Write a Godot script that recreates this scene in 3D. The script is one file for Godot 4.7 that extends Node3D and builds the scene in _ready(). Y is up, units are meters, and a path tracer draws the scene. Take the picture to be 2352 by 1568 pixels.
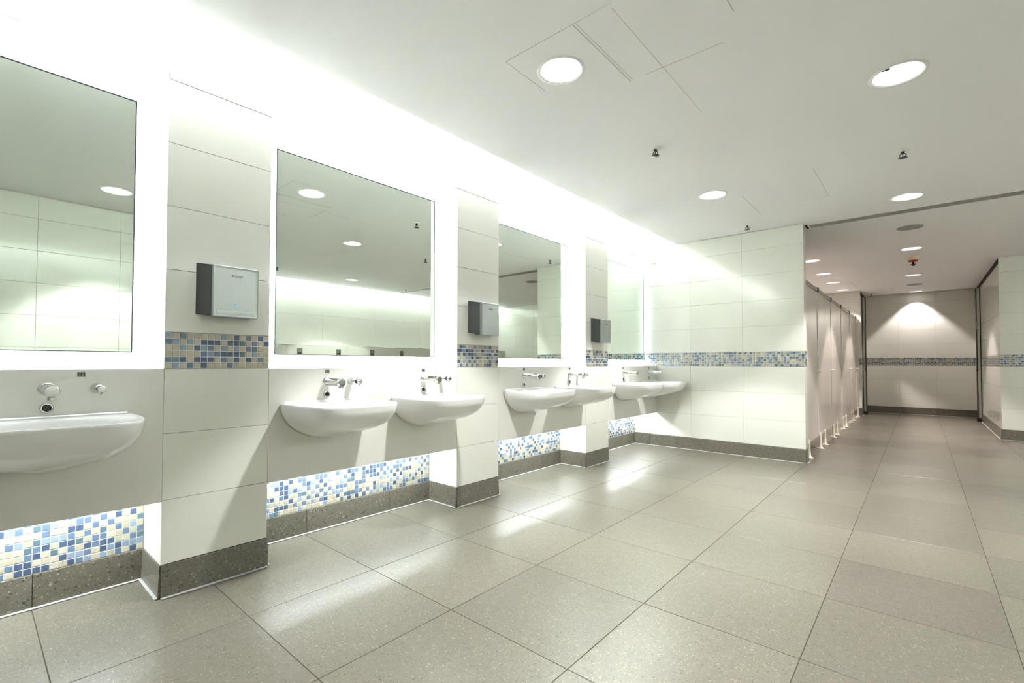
extends Node3D

# ---------------------------------------------------------------- layout (metres, y up; sink wall front is x = 0, the room runs towards -z)
const CEIL := 2.6
const BACK := -0.315          # back of the recesses in the sink wall
const MIRROR_X := -0.155
const LEDGE := 1.04
const STRIP_TOP := 1.208
const HEAD := 2.387           # top of the mirror recesses
const PANEL_LOW := 0.435      # lower edge of the basin panels
const BASE := 0.148
const END_Z := -6.0
const FAR_Z := -13.4
const STUB_Z := -12.4
const STALL_X := 1.62
const PILLARS := [[1.235, 0.77], [-0.595, -1.06], [-2.422, -2.885], [-4.235, -4.703]]
const BAYS := [[0.77, -0.595], [-1.06, -2.422], [-2.885, -4.235], [-4.703, -6.0]]
const BASINS := [-0.209, -1.388, -2.1, -3.215, -3.931, -5.053, -5.746]
const ROWS := [0.15, 0.441, 0.743, 1.04]
const UPPER_ROWS := [1.21, 1.5, 1.795, 2.09, 2.385]
const PITCH := 0.0286         # mosaic grid

var M := {}
var rng := RandomNumberGenerator.new()
var used := {}
var mesh_cache := {}


func _ready() -> void:
	rng.seed = 4711
	# ------------------------------------------------------------ camera
	var cam := Camera3D.new()
	cam.name = "camera"
	add_child(cam)
	cam.position = Vector3(2.586, 1.066, 0.0)
	cam.rotation = Vector3(deg_to_rad(1.3578), deg_to_rad(41.598), deg_to_rad(0.1074))
	cam.rotation_order = EULER_ORDER_YXZ
	cam.near = 0.05
	cam.far = 100.0
	var fpx := 1085.65
	cam.set_frustum(1568.0 / fpx * cam.near, Vector2(25.68, 25.36) / fpx * cam.near, cam.near, cam.far)
	cam.current = true
	# ------------------------------------------------------------ environment and exposure
	var we := WorldEnvironment.new()
	we.name = "world_environment"
	var env := Environment.new()
	env.background_mode = Environment.BG_COLOR
	env.background_color = Color(0, 0, 0)
	env.tonemap_mode = Environment.TONE_MAPPER_LINEAR
	env.tonemap_exposure = 2.28
	env.sdfgi_enabled = true
	env.ssao_enabled = true
	env.ssil_enabled = true
	we.environment = env
	add_child(we)
	# ------------------------------------------------------------ large hidden lamps (coves, mirror backs, under-panel strips)
	var cool := Color(0.95, 0.985, 1.0)
	for seg in [[1.2, -1.2], [-1.2, -3.6], [-3.6, -5.98]]:
		area("cove_light", Vector3(0.42, 2.712, (seg[0] + seg[1]) / 2), Vector3(-1, -0.35, 0), Vector2(seg[0] - seg[1], 0.085), 3.6 * (seg[0] - seg[1]), cool)
	for seg in [[-1.5, -5.0], [-5.0, -9.6]]:
		area("cove_light", Vector3(5.44, 2.735, (seg[0] + seg[1]) / 2), Vector3(1, -0.35, 0), Vector2(seg[0] - seg[1], 0.085), 3.6 * (seg[0] - seg[1]), cool)
	for b in BAYS:
		var mid: float = (b[0] + b[1]) / 2
		var w: float = b[0] - b[1]
		var my := (1.115 + 2.297) / 2
		for s in [-1, 1]:
			area("mirror_light", Vector3(-0.185, my, mid + s * (w / 2 - 0.16)), Vector3(-1, 0, 0), Vector2(0.05, 1.0), 6.5, cool)
			area("mirror_light", Vector3(-0.185, my + s * 0.53, mid), Vector3(-1, 0, 0), Vector2(w - 0.4, 0.05), 5.5, cool)
		area("plinth_light", Vector3(-0.215, 0.57, mid), Vector3(-0.2, -1, 0), Vector2(w - 0.12, 0.06), 0.85, cool)
	materials()
	# ------------------------------------------------------------ the setting
	floors()
	ceilings()
	wall_left()
	wall_end()
	corridor()
	other_walls()
	# ------------------------------------------------------------ things
	mirrors()
	basins()
	dryers()
	ceiling_things()
	stalls()
	urinal_sensors()


# ================================================================ helpers: nodes
func numbered(called: String) -> String:
	if not used.has(called):
		used[called] = 0
		return called
	used[called] += 1
	return "%s_%03d" % [called, used[called]]


func thing(called: String, label: String, category: String, at := Vector3.ZERO, group := "") -> Node3D:
	var o := Node3D.new()
	o.name = numbered(called)
	add_child(o)
	o.position = at
	tag(o, label, category, group)
	return o


func tag(o: Node3D, label: String, category: String, group := "") -> void:
	o.set_meta("label", label)
	o.set_meta("category", category)
	if group:
		o.set_meta("group", group)


func dup(src: Node3D, called: String, label: String, at: Vector3) -> Node3D:
	var r: Node3D = src.duplicate()
	r.name = numbered(called)
	add_child(r)
	r.position = at
	r.set_meta("label", label)
	return r


func put(called: String, mesh: Mesh, mat: Material, parent: Node, t := Transform3D()) -> MeshInstance3D:
	var o := MeshInstance3D.new()
	o.name = called
	o.mesh = mesh
	if mat:
		o.material_override = mat
	o.transform = t
	parent.add_child(o, true)
	return o


func struct(called: String, mesh: Mesh, mat: Material, label: String) -> MeshInstance3D:
	var o := put(numbered(called), mesh, mat, self)
	o.set_meta("kind", "structure")
	o.set_meta("label", label)
	o.set_meta("category", called.split("_")[0])
	return o


func area(called: String, at: Vector3, towards: Vector3, size: Vector2, energy: float, color: Color, parent: Node = null) -> void:
	var l := AreaLight3D.new()
	l.name = numbered(called)
	l.area_size = size
	l.light_energy = energy
	l.light_color = color
	l.area_range = 20.0
	l.area_attenuation = 2.0
	l.area_normalize_energy = true
	l.shadow_enabled = true
	(parent if parent else self).add_child(l)
	var z := -towards.normalized()
	var x := Vector3.UP.cross(z) if absf(z.y) < 0.95 else Vector3(0, 0, 1)
	# the long side of a ceiling or floor strip lies along z
	x = x.normalized()
	l.transform = Transform3D(Basis(x, z.cross(x).normalized(), z), at)


# ================================================================ helpers: shapes
func begin() -> SurfaceTool:
	var st := SurfaceTool.new()
	st.begin(Mesh.PRIMITIVE_TRIANGLES)
	st.set_smooth_group(-1)
	return st


func done(st: SurfaceTool) -> ArrayMesh:
	st.generate_normals()
	return st.commit()


func tri(st: SurfaceTool, a: Vector3, b: Vector3, c: Vector3) -> void:   # counter-clockwise from outside
	st.add_vertex(a)
	st.add_vertex(c)
	st.add_vertex(b)


func quad(st: SurfaceTool, a: Vector3, b: Vector3, c: Vector3, d: Vector3) -> void:
	tri(st, a, b, c)
	tri(st, a, c, d)


func box(st: SurfaceTool, p: Vector3, q: Vector3, ch := 0.0) -> void:
	var lo := p.min(q)
	var hi := p.max(q)
	if ch <= 0.0:
		var v := []
		for i in 8:
			v.append(Vector3(hi.x if i & 1 else lo.x, hi.y if i & 2 else lo.y, hi.z if i & 4 else lo.z))
		quad(st, v[4], v[5], v[7], v[6])
		quad(st, v[1], v[0], v[2], v[3])
		quad(st, v[5], v[1], v[3], v[7])
		quad(st, v[0], v[4], v[6], v[2])
		quad(st, v[6], v[7], v[3], v[2])
		quad(st, v[0], v[1], v[5], v[4])
		return
	# chamfered box: faces, edges and corners
	var c := (lo + hi) / 2
	var h := (hi - lo) / 2
	var axes := [Vector3.RIGHT, Vector3.UP, Vector3.BACK]
	for a in 3:
		var u: int = (a + 1) % 3
		var w: int = (a + 2) % 3
		for s in [-1.0, 1.0]:
			var n: Vector3 = axes[a] * s * h[a]
			var eu: Vector3 = axes[u] * (h[u] - ch)
			var ew: Vector3 = axes[w] * (h[w] - ch)
			if s > 0:
				quad(st, c + n - eu - ew, c + n + eu - ew, c + n + eu + ew, c + n - eu + ew)
			else:
				quad(st, c + n - eu - ew, c + n - eu + ew, c + n + eu + ew, c + n + eu - ew)
		for su in [-1.0, 1.0]:
			for sw in [-1.0, 1.0]:
				var l: Vector3 = axes[a] * (h[a] - ch)
				var e1: Vector3 = axes[u] * su * h[u] + axes[w] * sw * (h[w] - ch)
				var e2: Vector3 = axes[u] * su * (h[u] - ch) + axes[w] * sw * h[w]
				if su * sw > 0:
					quad(st, c + e1 - l, c + e2 - l, c + e2 + l, c + e1 + l)
				else:
					quad(st, c + e2 - l, c + e1 - l, c + e1 + l, c + e2 + l)
	for i in 8:
		var s := Vector3(1 if i & 1 else -1, 1 if i & 2 else -1, 1 if i & 4 else -1)
		var p0 := c + Vector3(s.x * h.x, s.y * (h.y - ch), s.z * (h.z - ch))
		var p1 := c + Vector3(s.x * (h.x - ch), s.y * h.y, s.z * (h.z - ch))
		var p2 := c + Vector3(s.x * (h.x - ch), s.y * (h.y - ch), s.z * h.z)
		if s.x * s.y * s.z > 0:
			tri(st, p0, p1, p2)
		else:
			tri(st, p0, p2, p1)


func boxes(list: Array, ch := 0.0) -> ArrayMesh:
	var st := begin()
	for b in list:
		box(st, b[0], b[1], ch)
	return done(st)


func one_box(p: Vector3, q: Vector3, ch := 0.0) -> ArrayMesh:
	return boxes([[p, q]], ch)


# profile of [radius, height] pairs turned about y; a third value true starts a new smooth group there
func lathe(st: SurfaceTool, profile: Array, n := 32, t := Transform3D(), first_group := 1) -> int:
	var g := first_group
	for i in profile.size() - 1:
		if profile[i].size() > 2:
			g += 1
		st.set_smooth_group(g)
		var r0: float = profile[i][0]
		var r1: float = profile[i + 1][0]
		var y0: float = profile[i][1]
		var y1: float = profile[i + 1][1]
		for k in n:
			var a := TAU * k / n
			var b := TAU * (k + 1) / n
			var p00 := t * Vector3(cos(a) * r0, y0, -sin(a) * r0)
			var p01 := t * Vector3(cos(b) * r0, y0, -sin(b) * r0)
			var p10 := t * Vector3(cos(a) * r1, y1, -sin(a) * r1)
			var p11 := t * Vector3(cos(b) * r1, y1, -sin(b) * r1)
			if r0 > 1e-6:
				tri(st, p00, p01, p11)
			if r1 > 1e-6:
				tri(st, p00, p11, p10)
	return g + 1


func turned(profile: Array, n := 32, t := Transform3D()) -> ArrayMesh:
	var st := begin()
	lathe(st, profile, n, t)
	return done(st)


# an axis transform: y of a lathe laid along d, at o
func along(d: Vector3, o := Vector3.ZERO) -> Transform3D:
	var y := d.normalized()
	var x := (Vector3.UP if absf(y.y) < 0.9 else Vector3.RIGHT).cross(y).normalized()
	return Transform3D(Basis(x, y, x.cross(y)), o)


# a tile in its own axes: u right, v up, n out; its back lies at n = 0
func tile_mesh(w: float, h: float, t: float, ch: float) -> ArrayMesh:
	var key := "%d/%d/%d/%d" % [roundi(w * 5000), roundi(h * 5000), roundi(t * 5000), roundi(ch * 20000)]
	if mesh_cache.has(key):
		return mesh_cache[key]
	var st := begin()
	var x := w / 2
	var y := h / 2
	var b := [Vector3(-x, -y, 0), Vector3(x, -y, 0), Vector3(x, y, 0), Vector3(-x, y, 0)]
	var m := []
	var f := []
	for p in b:
		m.append(p + Vector3(0, 0, t - ch))
		f.append(Vector3(p.x - signf(p.x) * ch, p.y - signf(p.y) * ch, t))
	quad(st, f[0], f[1], f[2], f[3])
	for i in 4:
		var j := (i + 1) % 4
		quad(st, b[i], b[j], m[j], m[i])
		quad(st, m[i], m[j], f[j], f[i])
	mesh_cache[key] = done(st)
	return mesh_cache[key]


# frames of a plane: basis with u, v, n columns
func face(dir: String) -> Basis:
	match dir:
		"x+": return Basis(Vector3(0, 0, -1), Vector3.UP, Vector3.RIGHT)
		"x-": return Basis(Vector3(0, 0, 1), Vector3.UP, Vector3.LEFT)
		"z+": return Basis(Vector3.RIGHT, Vector3.UP, Vector3.BACK)
		"y+": return Basis(Vector3.RIGHT, Vector3(0, 0, -1), Vector3.UP)
	return Basis(Vector3.LEFT, Vector3.UP, Vector3.FORWARD)   # z-


# wall tiles between the given lines; us run along the wall as world x or z values, vs are heights; the faces end at plane `at`
func wall_tiles(parent: Node, dir: String, at: float, us: Array, vs: Array, gap := 0.0019, thick := 0.012, called := "wall_tile", mats: Array = []) -> void:
	var bs := face(dir)
	for i in us.size() - 1:
		for k in vs.size() - 1:
			var w := absf(us[i + 1] - us[i]) - gap
			var h: float = vs[k + 1] - vs[k] - gap
			if w < 0.01 or h < 0.01:
				continue
			var u: float = (us[i] + us[i + 1]) / 2
			var v: float = (vs[k] + vs[k + 1]) / 2
			var o := Vector3(at, v, u) if dir[0] == "x" else Vector3(u, v, at)
			o -= bs.z * thick
			var pool: Array = mats if mats else M.tiles
			put(called, tile_mesh(w, h, thick, 0.0007), pool[rng.randi() % pool.size()], parent, Transform3D(bs, o))


func mosaic_colour(odd: bool) -> int:   # blues and beiges in a loose chequer
	var r := rng.randf()
	if rng.randf() < (0.70 if odd else 0.24):
		if r < 0.34: return 0
		if r < 0.68: return 1
		if r < 0.90: return 2
		return 3
	if r < 0.45: return 4
	if r < 0.80: return 5
	return 6


# a sheet of small tiles on a grout bed: `singles` columns (counted from the start of u) become tiles of their own, the others one joined part
func mosaic(parent: Node, dir: String, at: float, u0: float, u1: float, v0: float, v1: float, singles := 0, hole := Rect2(), called := "mosaic_panel") -> void:
	var bs := face(dir)
	var along_z := dir[0] == "x"
	var p := Vector3(at, v0, u0) if along_z else Vector3(u0, v0, at)
	var q := Vector3(at, v1, u1) if along_z else Vector3(u1, v1, at)
	var bed := put(called, one_box(p - bs.z * 0.012, q - bs.z * 0.003), M.grout_white, parent)
	var cols := roundi(absf(u1 - u0) / PITCH)
	var rows := roundi((v1 - v0) / PITCH)
	var du := (u1 - u0) / cols
	var dv := (v1 - v0) / rows
	var small := tile_mesh(absf(du) - 0.0042, dv - 0.0042, 0.0042, 0.0008)
	var st := SurfaceTool.new()
	st.begin(Mesh.PRIMITIVE_TRIANGLES)
	st.set_smooth_group(-1)
	var any := false
	for i in cols:
		for k in rows:
			var u := u0 + du * (i + 0.5)
			var v := v0 + dv * (k + 0.5)
			var pick := mosaic_colour((i + k) % 2 == 1)
			if hole.has_area() and hole.has_point(Vector2(u, v)):
				continue
			var o := (Vector3(at, v, u) if along_z else Vector3(u, v, at)) - bs.z * 0.0042
			if i < singles:
				put("mosaic_tile", small, M.mosaic[pick], bed, Transform3D(bs, o))
			else:
				any = true
				var c: Color = M.mosaic_linear[pick]
				st.set_color(c * rng.randf_range(0.9, 1.08))
				var x := (absf(du) - 0.0042) / 2
				var y := (dv - 0.0042) / 2
				var f := []
				var b := []
				for s in [[-1, -1], [1, -1], [1, 1], [-1, 1]]:
					f.append(o + bs * Vector3(s[0] * (x - 0.0008), s[1] * (y - 0.0008), 0.0042))
					b.append(o + bs * Vector3(s[0] * x, s[1] * y, 0.001))
				quad(st, f[0], f[1], f[2], f[3])
				for j in 4:
					quad(st, b[j], b[(j + 1) % 4], f[(j + 1) % 4], f[j])
	if any:
		var rest := put("mosaic_field", done(st), M.mosaic_joined, bed)
		rest.set_meta("kind", "stuff")


# terrazzo skirting pieces along a wall plane, a little thicker at the foot, with a pale sealant strip before them
func baseboards(parent: Node, dir: String, at: float, us: Array, top := BASE, taper_end := 0.0) -> void:
	var bs := face(dir)
	var org := Vector3(at, 0, 0) if dir[0] == "x" else Vector3(0, 0, at)
	var axis := Vector3(0, 0, 1) if dir[0] == "x" else Vector3(1, 0, 0)
	for i in us.size() - 1:
		var s := signf(us[i + 1] - us[i])
		var a: float = us[i] + s * 0.0015
		var b: float = us[i + 1] - s * 0.0015
		if axis.dot(bs.x) * s < 0:
			var keep := a
			a = b
			b = keep
		var cut := taper_end if i == us.size() - 2 else 0.0
		var st := begin()
		var prof := [[0.0, 0.004], [0.010, 0.004], [0.004, top - 0.004], [0.002, top], [-0.014, top], [-0.014, 0.004]]
		var left := []
		var right := []
		for pr in prof:
			var n: Vector3 = bs.z * pr[0] + Vector3(0, pr[1], 0)
			left.append(org + axis * a + n)
			right.append(org + axis * (b - s * cut * (1.0 - pr[1] / top)) + n)
		for k in prof.size():
			var j := (k + 1) % prof.size()
			quad(st, left[k], right[k], right[j], left[j])
		for k in range(1, prof.size() - 1):
			tri(st, left[0], left[k], left[k + 1])
			tri(st, right[0], right[k + 1], right[k])
		put("baseboard", done(st), M.skirting[rng.randi() % M.skirting.size()], parent)
	var u0: float = us[0]
	var u1: float = us[us.size() - 1]
	var n0 := bs.z * 0.008
	var n1 := bs.z * 0.021
	put("sealant_strip", one_box(org + axis * u0 + n0 + Vector3(0, 0.0005, 0), org + axis * u1 + n1 + Vector3(0, 0.007, 0), 0.002), M.sealant, parent)


# ================================================================ materials
func plain(c: Color, rough: float, metal := 0.0, spec := 0.5) -> StandardMaterial3D:
	var m := StandardMaterial3D.new()
	m.albedo_color = c
	m.roughness = rough
	m.metallic = metal
	m.metallic_specular = spec
	return m


func noise_texture(freq: float, size: int, ramp: Array, sd: int, octaves := 3) -> NoiseTexture2D:
	var n := FastNoiseLite.new()
	n.seed = sd
	n.frequency = freq
	n.fractal_octaves = octaves
	n.noise_type = FastNoiseLite.TYPE_SIMPLEX_SMOOTH
	var t := NoiseTexture2D.new()
	t.noise = n
	t.width = size
	t.height = size
	t.seamless = true
	var g := Gradient.new()
	g.offsets = PackedFloat32Array([0.0, 1.0])
	g.colors = PackedColorArray([ramp[0], ramp[1]])
	t.color_ramp = g
	return t


# ground stone chips in cement: size pixels a side, repeats without a seam
func terrazzo(size: int, base: Color, chips: int, small: float, large: float, tones: Array, sd: int) -> ImageTexture:
	var r := RandomNumberGenerator.new()
	r.seed = sd
	var data := PackedByteArray()
	data.resize(size * size * 3)
	var n := FastNoiseLite.new()
	n.seed = sd
	n.frequency = 0.02
	for y in size:
		for x in size:
			var k := 1.0 + 0.05 * n.get_noise_2d(x, y) + r.randf_range(-0.035, 0.035)
			var at := (y * size + x) * 3
			data[at] = clampi(int(base.r * k * 255), 0, 255)
			data[at + 1] = clampi(int(base.g * k * 255), 0, 255)
			data[at + 2] = clampi(int(base.b * k * 255), 0, 255)
	for c in chips:
		var cx := r.randf() * size
		var cy := r.randf() * size
		var rad := lerpf(small, large, pow(r.randf(), 3.0))
		var tone: Color = tones[r.randi() % tones.size()]
		var mixed := r.randf_range(0.55, 1.0)
		var ang := r.randf() * TAU
		var flat := r.randf_range(0.5, 0.95)
		var p1 := r.randf() * TAU
		var reach := ceili(rad)
		for dy in range(-reach, reach + 1):
			for dx in range(-reach, reach + 1):
				var u := dx * cos(ang) + dy * sin(ang)
				var v := (-dx * sin(ang) + dy * cos(ang)) / flat
				var edge := rad * (0.86 + 0.14 * sin(3.0 * atan2(v, u) + p1))
				if u * u + v * v > edge * edge:
					continue
				var at := (posmod(int(cy) + dy, size) * size + posmod(int(cx) + dx, size)) * 3
				data[at] = int(lerpf(data[at], tone.r * 255, mixed))
				data[at + 1] = int(lerpf(data[at + 1], tone.g * 255, mixed))
				data[at + 2] = int(lerpf(data[at + 2], tone.b * 255, mixed))
	return ImageTexture.create_from_image(Image.create_from_data(size, size, false, Image.FORMAT_RGB8, data))


func stone(tex: Texture2D, tint: Color, metres: float, rough_tex: Texture2D, offset: Vector3) -> StandardMaterial3D:
	var m := plain(tint, 1.0)
	m.albedo_texture = tex
	m.roughness_texture = rough_tex
	m.uv1_triplanar = true
	m.uv1_world_triplanar = true
	m.uv1_scale = Vector3.ONE / metres
	m.uv1_offset = offset
	m.uv1_triplanar_sharpness = 8.0
	return m


func materials() -> void:
	M.tiles = []
	for c in [Color(0.882, 0.882, 0.846), Color(0.877, 0.877, 0.840), Color(0.887, 0.887, 0.852)]:
		M.tiles.append(plain(c, 0.13))
	M.joint = plain(Color(0.80, 0.79, 0.75), 0.8)
	M.grout_white = plain(Color(0.90, 0.89, 0.86), 0.7)
	M.panel = plain(Color(0.872, 0.868, 0.840), 0.16)
	M.mosaic = []
	M.mosaic_linear = []
	for c in [Color(0.265, 0.33, 0.435), Color(0.36, 0.435, 0.535), Color(0.49, 0.56, 0.645), Color(0.33, 0.42, 0.46), Color(0.705, 0.68, 0.61), Color(0.66, 0.63, 0.545), Color(0.635, 0.635, 0.56)]:
		M.mosaic.append(plain(c, 0.14))
		M.mosaic_linear.append(c.srgb_to_linear())
	M.mosaic_joined = plain(Color.WHITE, 0.14)
	M.mosaic_joined.vertex_color_use_as_albedo = true
	var rough := noise_texture(0.012, 512, [Color(0.280, 0.280, 0.280), Color(0.300, 0.300, 0.300)], 5)
	var chip_tones := [Color(0.82, 0.81, 0.76), Color(0.69, 0.675, 0.63), Color(0.46, 0.45, 0.42), Color(0.62, 0.595, 0.54), Color(0.30, 0.285, 0.26), Color(0.50, 0.475, 0.43), Color(0.64, 0.63, 0.60)]
	var fine := terrazzo(1024, Color(0.545, 0.53, 0.495), 46000, 0.7, 3.4, chip_tones, 11)
	M.floor = []
	var tints := [Color(0.755, 0.745, 0.715), Color(0.73, 0.72, 0.69), Color(0.74, 0.733, 0.70), Color(0.715, 0.705, 0.68)]
	for i in 4:
		M.floor.append(stone(fine, tints[i], 1.15, rough, Vector3(0.31, 0.11, 0.47) * i))
	M.floor_dark = stone(fine, Color(0.68, 0.665, 0.65), 1.15, rough, Vector3(0.2, 0.6, 0.7))
	M.floor_joint = plain(Color(0.25, 0.22, 0.18), 0.9)
	var base_tones := [Color(0.62, 0.60, 0.54), Color(0.50, 0.48, 0.42), Color(0.18, 0.165, 0.15), Color(0.36, 0.345, 0.31), Color(0.25, 0.235, 0.21), Color(0.46, 0.43, 0.37)]
	var coarse := terrazzo(512, Color(0.39, 0.375, 0.335), 5200, 0.8, 5.5, base_tones, 23)
	M.skirting = []
	for i in 3:
		M.skirting.append(stone(coarse, [Color(1, 1, 1), Color(0.93, 0.93, 0.92), Color(0.97, 0.96, 0.95)][i], 0.55, rough, Vector3(0.37, 0.21, 0.13) * i))
	M.sealant = plain(Color(0.66, 0.655, 0.64), 0.5)
	M.paint = plain(Color(0.948, 0.943, 0.946), 0.85)
	M.white_wall = plain(Color(0.88, 0.87, 0.84), 0.7)
	M.dark_gap = plain(Color(0.06, 0.055, 0.05), 0.9)
	M.seam = plain(Color(0.74, 0.73, 0.71), 0.9)
	M.mirror = plain(Color(0.945, 0.98, 0.95), 0.0, 1.0)
	M.mirror_edge = plain(Color(0.32, 0.35, 0.36), 0.3, 0.9)
	M.back_box = plain(Color(0.80, 0.80, 0.80), 0.6)
	M.ceramic = plain(Color(0.93, 0.93, 0.925), 0.07)
	M.ceramic.clearcoat_enabled = true
	M.ceramic.clearcoat = 0.5
	M.caulk = plain(Color(0.84, 0.82, 0.74), 0.6)
	M.chrome = plain(Color(0.80, 0.81, 0.80), 0.09, 1.0)
	M.black_rubber = plain(Color(0.03, 0.03, 0.03), 0.35)
	M.lens = plain(Color(0.015, 0.015, 0.02), 0.08)
	M.plate = plain(Color(0.50, 0.51, 0.47), 0.4, 0.6)
	M.ink = plain(Color(0.08, 0.09, 0.08), 0.6)
	M.silver = plain(Color(0.60, 0.615, 0.605), 0.34, 0.8)
	M.dryer_dark = plain(Color(0.115, 0.12, 0.11), 0.42)
	M.blue_led = plain(Color(0.2, 0.6, 0.85), 0.4)
	M.blue_led.emission_enabled = true
	M.blue_led.emission = Color(0.2, 0.65, 0.95)
	M.blue_led.emission_energy_multiplier = 0.35
	M.reflector = plain(Color(0.95, 0.95, 0.97), 0.38, 0.6)
	M.lamp = plain(Color(1, 1, 1), 0.4)
	M.lamp.emission_enabled = true
	M.lamp.emission = Color(1.0, 0.99, 0.97)
	M.lamp.emission_energy_multiplier = 2.6
	M.tube = plain(Color(1, 1, 1), 0.4)
	M.tube.emission_enabled = true
	M.tube.emission = Color(1.0, 1.0, 0.98)
	M.tube.emission_energy_multiplier = 2.0
	M.trim_white = plain(Color(0.90, 0.90, 0.89), 0.4)
	M.grille = plain(Color(0.62, 0.61, 0.59), 0.5, 0.2)
	M.speaker = plain(Color(0.60, 0.585, 0.55), 0.6)
	M.steel = plain(Color(0.60, 0.59, 0.57), 0.25, 1.0)
	M.bronze = plain(Color(0.26, 0.24, 0.22), 0.35, 0.8)
	M.red = plain(Color(0.70, 0.06, 0.04), 0.4)
	M.cream = plain(Color(0.86, 0.82, 0.68), 0.5)
	M.laminate = []
	for c in [Color(0.80, 0.765, 0.73), Color(0.785, 0.75, 0.715)]:
		M.laminate.append(plain(c, 0.22))
	M.nylon = plain(Color(0.90, 0.875, 0.80), 0.4)
	M.aluminium = plain(Color(0.72, 0.71, 0.68), 0.3, 0.9)
	M.frame_dark = plain(Color(0.17, 0.15, 0.13), 0.4, 0.5)


# ================================================================ floor
func floors() -> void:
	var f := struct("floor", one_box(Vector3(-0.6, -0.14, 2.7), Vector3(6.2, -0.002, -13.7)), M.floor_joint, "polished beige terrazzo tile floor with dark joints")
	var xs := [BACK + 0.01, 0.449, 1.049, 1.648, 2.244, 2.842, 3.44, 4.04]
	var zs := [0.99, 0.39, -0.202, -0.806, -1.41, -2.02, -2.622, -3.2, -3.8, -4.4, -5.0, -5.6, END_Z]
	var bs := face("y+")
	for i in xs.size() - 1:
		for k in zs.size() - 1:
			floor_tile(f, bs, xs[i], xs[i + 1], zs[k], zs[k + 1])
	# the corridor beyond the end wall starts a grid of its own
	xs = [0.0, 0.449, 1.049, 1.648, 2.244, 2.842, 3.437, 4.04]
	zs = [END_Z]
	while zs[-1] > FAR_Z + 0.3:
		zs.append(zs[-1] - 0.6)
	zs[-1] = FAR_Z
	for i in xs.size() - 1:
		for k in zs.size() - 1:
			if xs[i] < 1.0 or (xs[i] > 3.4 and zs[k + 1] < -10.3):
				continue
			floor_tile(f, bs, xs[i], xs[i + 1], zs[k], zs[k + 1])
	# the part of the room the photograph only meets in the mirrors
	put("floor_field", boxes([[Vector3(4.042, -0.002, 2.6), Vector3(6.0, 0.0, -13.4)], [Vector3(-0.31, -0.002, 2.6), Vector3(4.04, 0.0, 0.993)], [Vector3(-0.2, -0.002, END_Z), Vector3(1.047, 0.0, STUB_Z)]]), M.floor[0], f)


func floor_tile(f: Node, bs: Basis, x0: float, x1: float, z0: float, z1: float) -> void:
	var gap := 0.0034
	var m := tile_mesh(x1 - x0 - gap, z0 - z1 - gap, 0.006, 0.0008)
	var mat: Material = M.floor[rng.randi() % 4]
	if absf(x0 - 2.244) < 0.01 and absf(z0 + 2.622) < 0.01:
		mat = M.floor_dark
	put("floor_tile", m, mat, f, Transform3D(bs, Vector3((x0 + x1) / 2, -0.006, (z0 + z1) / 2)))


# ================================================================ ceiling
const LAMPS := [[1.2, -2.032], [2.518, -3.237], [1.196, -4.46], [2.515, -5.678], [2.516, -8.27], [2.515, -10.756], [2.528, -13.17],
	[1.39, -8.294], [1.37, -9.609], [1.382, -10.765], [1.402, -11.97], [2.45, -0.85], [4.9, -4.65], [4.85, -9.83]]


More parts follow.
